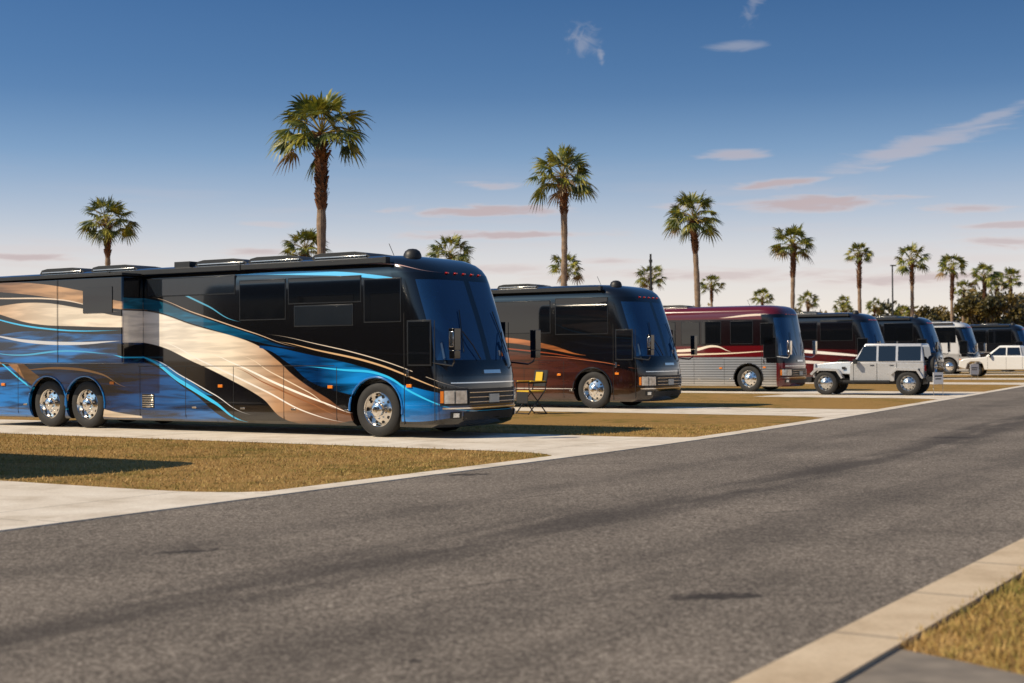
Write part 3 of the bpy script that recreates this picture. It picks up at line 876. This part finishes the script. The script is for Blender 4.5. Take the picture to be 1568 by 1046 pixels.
def t1(p):
    if edge_off(p) > -.36: return False
    k = p[0] / p[1]
    if not (-.4 < k < .34): return False
    for q in PADS[:3]:
        if inside(p, q): return False
    return True
def t2(p): return edge_off(p) > 8.34 and not inside(p, rd) and abs(p[0] / p[1]) < .42
blades(110000, -13, 8, 15, 31, .035, t1)
blades(70000, 1.5, 8, 5.5, 15, .055, t2)
me = bpy.data.meshes.new('lawn_grass'); me.from_pydata(gv, [], gf); me.materials.append(bl)
scene.collection.objects.link(bpy.data.objects.new('lawn_grass', me))

# ------------------------------------------------------------------ palms
def leafmat(name, stops, tr=.3, scale=1.2):
    m = bpy.data.materials.new(name); m.use_nodes = True; g = G(m.node_tree); nt = m.node_tree
    out = nt.nodes['Material Output']; b = nt.nodes['Principled BSDF']
    tc = g.n('ShaderNodeTexCoord').outputs['Object']
    nz = g.noise(tc, scale, 2, .6)
    col = g.ramp(nz, stops)
    g.put(b.inputs['Base Color'], col); b.inputs['Roughness'].default_value = .45
    t = g.n('ShaderNodeBsdfTranslucent'); g.put(t.inputs[0], col)
    mx = g.n('ShaderNodeMixShader'); mx.inputs[0].default_value = tr
    nt.links.new(b.outputs[0], mx.inputs[1]); nt.links.new(t.outputs[0], mx.inputs[2]); nt.links.new(mx.outputs[0], out.inputs[0])
    return m
PL = leafmat('palm_frond', [(.32, (.02, .04, .01)), (.5, (.12, .14, .018)), (.66, (.38, .33, .035))], .22, 1.8)
PD = leafmat('dry_frond', [(.3, (.16, .09, .03)), (.7, (.3, .2, .08))], .2)
PT = simple('palm_trunk_bark', (.26, .18, .12), .9, var=.7, scale=4, bump=.04)
PB = simple('palm_boots', (.16, .065, .025), .9, var=.8, scale=9, bump=.03)
PS = leafmat('palm_petiole', [(.3, (.22, .17, .03)), (.7, (.45, .34, .06))], .1)
def palm(x, y, h, cr=1.9, lod=1.0, seed=0, boots=2.4):
    r = random.Random(seed + 31)
    mb = MB()
    lean = (r.uniform(-.015, .015), r.uniform(-.015, .015))
    def ax(z):
        k = z / h
        return Vector((lean[0] * z + .08 * math.sin(k * 5 + seed), lean[1] * z, z))
    ch = h
    n = 40; pts = []; rad = []
    for i in range(n + 1):
        z = (ch - .1) * i / n; pts.append(ax(z)); rad.append(.165 + .08 * max(0, 1 - z / 1.5) + r.uniform(-.02, .02))
    mb.tube(pts, rad, 12, 0)
    nb = int(60 * boots * max(lod, .6))
    for i in range(nb):
        f_ = i / nb
        z = ch - .15 - boots * f_
        a = i * 2.4 + r.uniform(-.3, .3); c = ax(z)
        o = Vector((math.cos(a), math.sin(a), 0)); s_ = Vector((-o.y, o.x, 0))
        prof = .42 if f_ < .32 else (.24 if f_ < .42 else .31)
        ex = prof * (1 - .15 * f_) * r.uniform(.8, 1.15)
        p0 = c + o * .13 + Vector((0, 0, -.22)); p1 = c + o * ex + Vector((0, 0, r.uniform(.05, .16)))
        w = .085
        mb.add([p0 - s_ * w, p0 + s_ * w, p1 + s_ * w * .6, p1 - s_ * w * .6, c + o * .12 + Vector((0, 0, .04))], [(0, 1, 2, 3), (3, 2, 4)], 1)
    nl = 33 if lod > .6 else 25; top = ax(ch)
    segs = 15 if lod > .6 else 11
    for i in range(nl):
        f = i / (nl - 1)
        el = math.radians(76 - 98 * f ** .85 + r.uniform(-11, 11)); az = i * 2.39996 + r.uniform(-.4, .4)
        o = Vector((math.cos(az), math.sin(az), 0)); d = (o * math.cos(el) + Vector((0, 0, math.sin(el)))).normalized()
        pl = cr * (.44 + .18 * math.cos(el)) * r.uniform(.75, 1.12)
        fl = cr * .46 * r.uniform(.85, 1.15)
        base = top + Vector((0, 0, -.2 * f))
        pend = base + d * pl + Vector((0, 0, -(.04 + .12 * f) * pl * .5))
        mb.tube([base, base + d * pl * .5, pend], [.026, .02, .016], 4, 3)
        d2 = (d + Vector((0, 0, -.3 - .2 * f))).normalized()
        side = d2.cross(Vector((0, 0, 1)))
        if side.length < .1: side = Vector((-o.y, o.x, 0))
        side.normalize(); nrm = side.cross(d2).normalized()
        roll = r.uniform(-.9, .9)
        side, nrm = side * math.cos(roll) + nrm * math.sin(roll), nrm * math.cos(roll) - side * math.sin(roll)
        mi = 4 if (f > .92 and r.random() < .5) else 2
        A = math.radians(r.uniform(85, 112))
        for k in range(segs):
            a0 = -A + 2 * A * k / segs; a1 = -A + 2 * A * (k + 1) / segs; am = (a0 + a1) / 2
            ln = fl * (1 - .2 * abs(am) / A) * r.uniform(.85, 1.12)
            def dirv(a): return d2 * math.cos(a) + side * math.sin(a)
            cup = nrm * .16 * fl
            m0 = pend + dirv(a0) * ln * .48 - cup * abs(math.sin(a0)) + nrm * (.03 if k % 2 else -.03)
            m1 = pend + dirv(a1) * ln * .48 - cup * abs(math.sin(a1)) + nrm * (-.03 if k % 2 else .03)
            dr = Vector((0, 0, -1)) * ln * (.08 + .16 * abs(am) / A + .08 * f + r.uniform(0, .08))
            aw = A / segs * .5
            q0 = pend + dirv(am - aw) * ln * .75 - cup * abs(math.sin(am)) + dr * .3; q1 = pend + dirv(am + aw) * ln * .75 - cup * abs(math.sin(am)) + dr * .3
            tip = pend + dirv(am) * ln * 1.05 - cup * abs(math.sin(am)) + dr * 1.3
            mb.add([pend, m0, m1, q1, q0, tip], [(0, 1, 2), (1, 4, 3, 2), (4, 5, 3)], mi)
    ob = mb.obj('palm_tree', [PT, PB, PL, PS, PD], smooth=0)
    ob.location = (x, y, 0); ob.rotation_euler = (0, 0, r.uniform(0, 6))
    return ob
PAL = [
    (-7.0, 52, 9.8, 1.95, 1), (-25.6, 90, 10.2, 1.95, .7), (2.75, 77, 11.3, 1.95, 1), (11.4, 87, 10.0, 1.95, 1), (22.1, 112, 10.2, 1.95, .7),
    (31.8, 130, 10.7, 1.35, .7), (36.9, 131, 10.1, 1.95, .5), (47.4, 153, 10.8, 1.9, .5), (53.2, 160, 10.2, 1.8, .5), (62.6, 178, 10.8, 1.8, .5),
    (-14.3, 99, 9.1, 1.95, .7), (-4.6, 109, 9.3, 1.95, .7), (5.2, 140, 10.1, 1.9, .5), (15.6, 159, 10.2, 1.9, .5), (25.4, 181, 10.4, 1.9, .5),
    (38.4, 218, 10.2, 2, .4), (47.6, 229, 10.0, 2, .4), (60, 258, 10.6, 1.9, .4), (69, 270, 10.4, 2.1, .4), (74, 270, 9.1, 2.0, .4), (63.5, 200, 10.4, 1.8, .4), (56, 240, 8.8, 1.8, .4),
    (56.5, 165, 9.6, 1.7, .4), (84, 255, 11, 2, .4),
    (-34, -16, 9.5, 1.95, .4), (-45, -4, 10, 1.95, .4), (-22, -26, 10, 1.95, .4), (-6, -30, 9, 1.9, .4)]  # last row: unseen palms behind the camera, added for window reflections
for i, (x, y, h, cr, lod) in enumerate(PAL):
    palm(x, y, h, cr * R.uniform(.95, 1.05), lod, i * 7, boots=R.uniform(1.8, 3.6))

# ------------------------------------------------------------------ broadleaf trees
OL = leafmat('oak_foliage', [(.3, (.03, .035, .008)), (.5, (.11, .085, .018)), (.7, (.25, .16, .035))], .2, .35)
BK = simple('tree_bark', (.09, .07, .05), .9, var=.4, bump=.03)
def leaves(mb, c, rx, rz, n, size, m, r):
    for _ in range(n):
        while True:
            p = Vector((r.uniform(-1, 1), r.uniform(-1, 1), r.uniform(-1, 1)))
            if .25 < p.length < 1: break
        q = Vector((c[0] + p.x * rx, c[1] + p.y * rx, c[2] + p.z * rz))
        a = Vector((r.gauss(0, 1), r.gauss(0, 1), r.gauss(0, 1))).normalized(); b = a.orthogonal().normalized()
        s = size * r.uniform(.5, 1.2)
        mb.add([q, q + a * s + b * s * .3, q + a * s * 1.3 + b * s, q + b * s * .8], [(0, 1, 2, 3)], m)
def oak(x, y, h, w, seed):
    r = random.Random(seed); mb = MB()
    mb.tube([(0, 0, 0), (.1, 0, h * .2), (0, .1, h * .42)], [.35, .27, .2], 8, 0)
    for i in range(11):
        a = i * 2.4; L = w * r.uniform(.35, .8)
        t = Vector((math.cos(a) * L, math.sin(a) * L, h * (.5 + .4 * r.random())))
        mb.tube([(0, .05, h * .3), (t.x * .5, t.y * .5, h * .5), t], [.14, .09, .04], 5, 0)
        leaves(mb, t, w * .34, h * .13, 230, .34, 1, r)
    leaves(mb, (0, 0, h * .82), w * .4, h * .14, 300, .34, 1, r)
    ob = mb.obj('oak_tree', [BK, OL], smooth=0); ob.location = (x, y, 0)
for i, (x, y, h, w) in enumerate([(53, 158, 8.0, 3.4), (58, 168, 9.2, 4.0), (61.5, 160, 7.6, 3.4), (64.5, 172, 8.8, 4.2), (49.5, 170, 7.0, 3.2), (68, 172, 8.2, 3.8)]):
    oak(x, y, h, w, 90 + i)
def treeline(name, pts, hmin, hmax, seed):
    r = random.Random(seed); mb = MB()
    for (x, y) in pts:
        h = r.uniform(hmin, hmax); w = r.uniform(3, 5)
        mb.tube([(x, y, 0), (x, y, h * .6)], .25, 5, 0)
        for k in range(5):
            leaves(mb, (x + r.uniform(-w, w) * .7, y + r.uniform(-2, 2), h * r.uniform(.35, .85)), w * .6, h * .18, 46, .95, 1, r)
        leaves(mb, (x, y, h * .25), w, h * .25, 50, 1.0, 1, r)
    mb.obj(name, [BK, OL], smooth=0)
tl = []
for i in range(110):
    a = math.radians(-24 + 50 * i / 109); d = 300 + 12 * math.sin(i * 1.7)
    tl.append((math.sin(a) * d, math.cos(a) * d))
treeline('distant_tree_line', tl, 7, 12.5, 5)
tl = []
for i in range(46):
    a = math.radians(110 + 150 * i / 45); d = 85 + 8 * math.sin(i * 2.1)
    tl.append((math.sin(a) * d, math.cos(a) * d))
treeline('distant_tree_line', tl, 5, 8, 8)  # unseen row behind the camera, added to darken the coach reflections

# ------------------------------------------------------------------ sun and sky
SE = math.radians(41); sx, sy = -.95, -.31
nrmz = math.hypot(sx, sy); sx /= nrmz; sy /= nrmz
S = Vector((sx * math.cos(SE), sy * math.cos(SE), math.sin(SE)))
ld = bpy.data.lights.new('sun', 'SUN'); ld.energy = 5.0; ld.angle = math.radians(.5); ld.color = (1, .85, .64)
lo = bpy.data.objects.new('sun', ld); lo.rotation_euler = (-S).to_track_quat('-Z', 'Y').to_euler(); scene.collection.objects.link(lo)
wd = bpy.data.worlds.new('World'); scene.world = wd; wd.use_nodes = True
g = G(wd.node_tree); bg = wd.node_tree.nodes['Background']
d = g.n('ShaderNodeTexCoord').outputs['Generated']; o = g.xyz(d)
zz = g.m('MULTIPLY', g.m('MAXIMUM', o[2], 0.004), 3.2)
nv = g.n('ShaderNodeVectorMath', operation='NORMALIZE'); g.put(nv.inputs[0], g.comb(o[0], o[1], zz))
sky = g.n('ShaderNodeTexSky'); sky.sky_type = 'NISHITA'; sky.sun_disc = False
sky.sun_elevation = SE; sky.sun_rotation = math.atan2(sx, sy) % (2 * math.pi)
sky.air_density = 1.0; sky.dust_density = 1.2; sky.ozone_density = 2.0
g.put(sky.inputs[0], nv.outputs[0])
hyp = g.m('SQRT', g.m('ADD', g.m('MULTIPLY', o[0], o[0]), g.m('MULTIPLY', o[1], o[1])))
el = g.m('ARCTAN2', o[2], hyp); az = g.m('ARCTAN2', o[0], o[1])
ae = g.comb(az, el, 0.0)
nz = g.noise(g.mapping(ae, sc=(22, 150, 1)), 1.0, 4, .6, .5)
nz2 = g.noise(g.mapping(ae, sc=(60, 90, 1)), 1.0, 4, .65, 1.2)
mask = None
CL = [(-.018, .1007, .074, .0058, 0, 1), (-.002, .0845, .10, .0038, 0, .95), (.206, .103, .080, .0074, .02, 1), (.189, .117, .044, .0048, .05, .95),
      (.276, .138, .075, .0095, .22, .5), (.158, .137, .028, .0052, 0, .6), (.31, .096, .038, .0042, 0, .8), (.337, .084, .038, .0036, 0, .8), (.335, .073, .045, .007, 0, .8),
      (-.181, .0725, .038, .0042, 0, .8), (-.324, .0675, .045, .0042, 0, .9), (-.015, .119, .028, .0034, 0, .65), (.0715, .0655, .04, .0034, 0, .7), (.122, .103, .032, .0036, .0, .5),
      (.325, .155, .045, .005, .3, .4), (.157, .211, .024, .005, 0, .35), (.15, .055, .14, .006, 0, .7), (.28, .05, .11, .006, 0, .8), (-.02, .06, .1, .005, 0, .6), (-.17, .092, .03, .003, 0, .4)]
for (a, e, ra, re, rot, st) in CL:
    l = g.n('ShaderNodeVectorMath', operation='LENGTH')
    g.put(l.inputs[0], g.mapping(ae, (a, e, 0), (0, 0, rot), (ra, re, 1), 'TEXTURE'))
    q = g.m('ADD', g.m('SUBTRACT', 1.0, l.outputs[1]), g.m('MULTIPLY_ADD', nz, 2.0, -1.0))
    q = g.m('MULTIPLY', g.ss(q, .0, .85), st)
    mask = q if mask is None else g.m('MAXIMUM', mask, q)
for (a, e, ra, re, rot, st) in [(.052, .217, .014, .012, -.5, .3), (.171, .24, .007, .016, -.3, .25), (.064, .207, .003, .009, .2, .35)]:
    l = g.n('ShaderNodeVectorMath', operation='LENGTH')
    g.put(l.inputs[0], g.mapping(ae, (a, e, 0), (0, 0, rot), (ra, re, 1), 'TEXTURE'))
    q = g.m('ADD', g.m('SUBTRACT', 1.0, l.outputs[1]), g.m('MULTIPLY_ADD', nz2, 2.6, -1.2))
    q = g.m('MULTIPLY', g.ss(q, .05, 1.1), st)
    mask = g.m('MAXIMUM', mask, q)
hz = g.m('MULTIPLY', g.ss(g.noise(g.mapping(ae, sc=(5, 50, 1)), 1.0, 3, .6), .48, .72), g.m('MULTIPLY', g.ss(el, .16, .02), .45))
mask = g.m('MAXIMUM', mask, hz)
tint = g.mix(1.0, sky.outputs[0], (.60, .98, 1.24, 1), 'MULTIPLY')
hf = g.ramp(g.m('DIVIDE', g.m('MAXIMUM', el, 0.0), .25, clamp=True), [(0, (.95,) * 3), (.12, (.92,) * 3), (.3, (.8,) * 3), (.5, (.52,) * 3), (.72, (.18,) * 3), (1, (0,) * 3)])
hc = g.ramp(g.m('DIVIDE', g.m('MAXIMUM', el, 0.0), .2, clamp=True), [(0, (.98, .84, .70)), (.32, (.84, .79, .74)), (.7, (.40, .56, .72)), (1, (.25, .42, .62))])
hcs = g.mix(1.0, hc, (10, 10, 10, 1), 'MULTIPLY')
base = g.mix(hf, tint, hcs)
# low stratus streaks: darker mauve-grey undersides, pink-cream where they thin
cc = g.mix(g.ss(mask, .25, .95), (7.2, 5.9, 5.6, 1), (5.5, 4.35, 4.35, 1))
cc = g.mix(g.ss(el, .13, .19), cc, (6.4, 6.0, 6.0, 1))
col = g.mix(g.m('MULTIPLY', mask, .85), base, cc)
g.put(bg.inputs[0], col); bg.inputs[1].default_value = .1

# ------------------------------------------------------------------ camera
cd = bpy.data.cameras.new('camera'); cd.lens = 50; cd.sensor_width = 36; cd.clip_end = 6000; cd.clip_start = .1
cd.dof.use_dof = True; cd.dof.focus_distance = 27; cd.dof.aperture_fstop = 1.8
co = bpy.data.objects.new('camera', cd); co.location = (0, 0, 1.55)
co.rotation_euler = (math.radians(90.55), math.radians(.4), 0)
scene.collection.objects.link(co); scene.camera = co
scene.view_settings.view_transform = 'Standard'; scene.view_settings.look = 'None'; scene.view_settings.exposure = 0
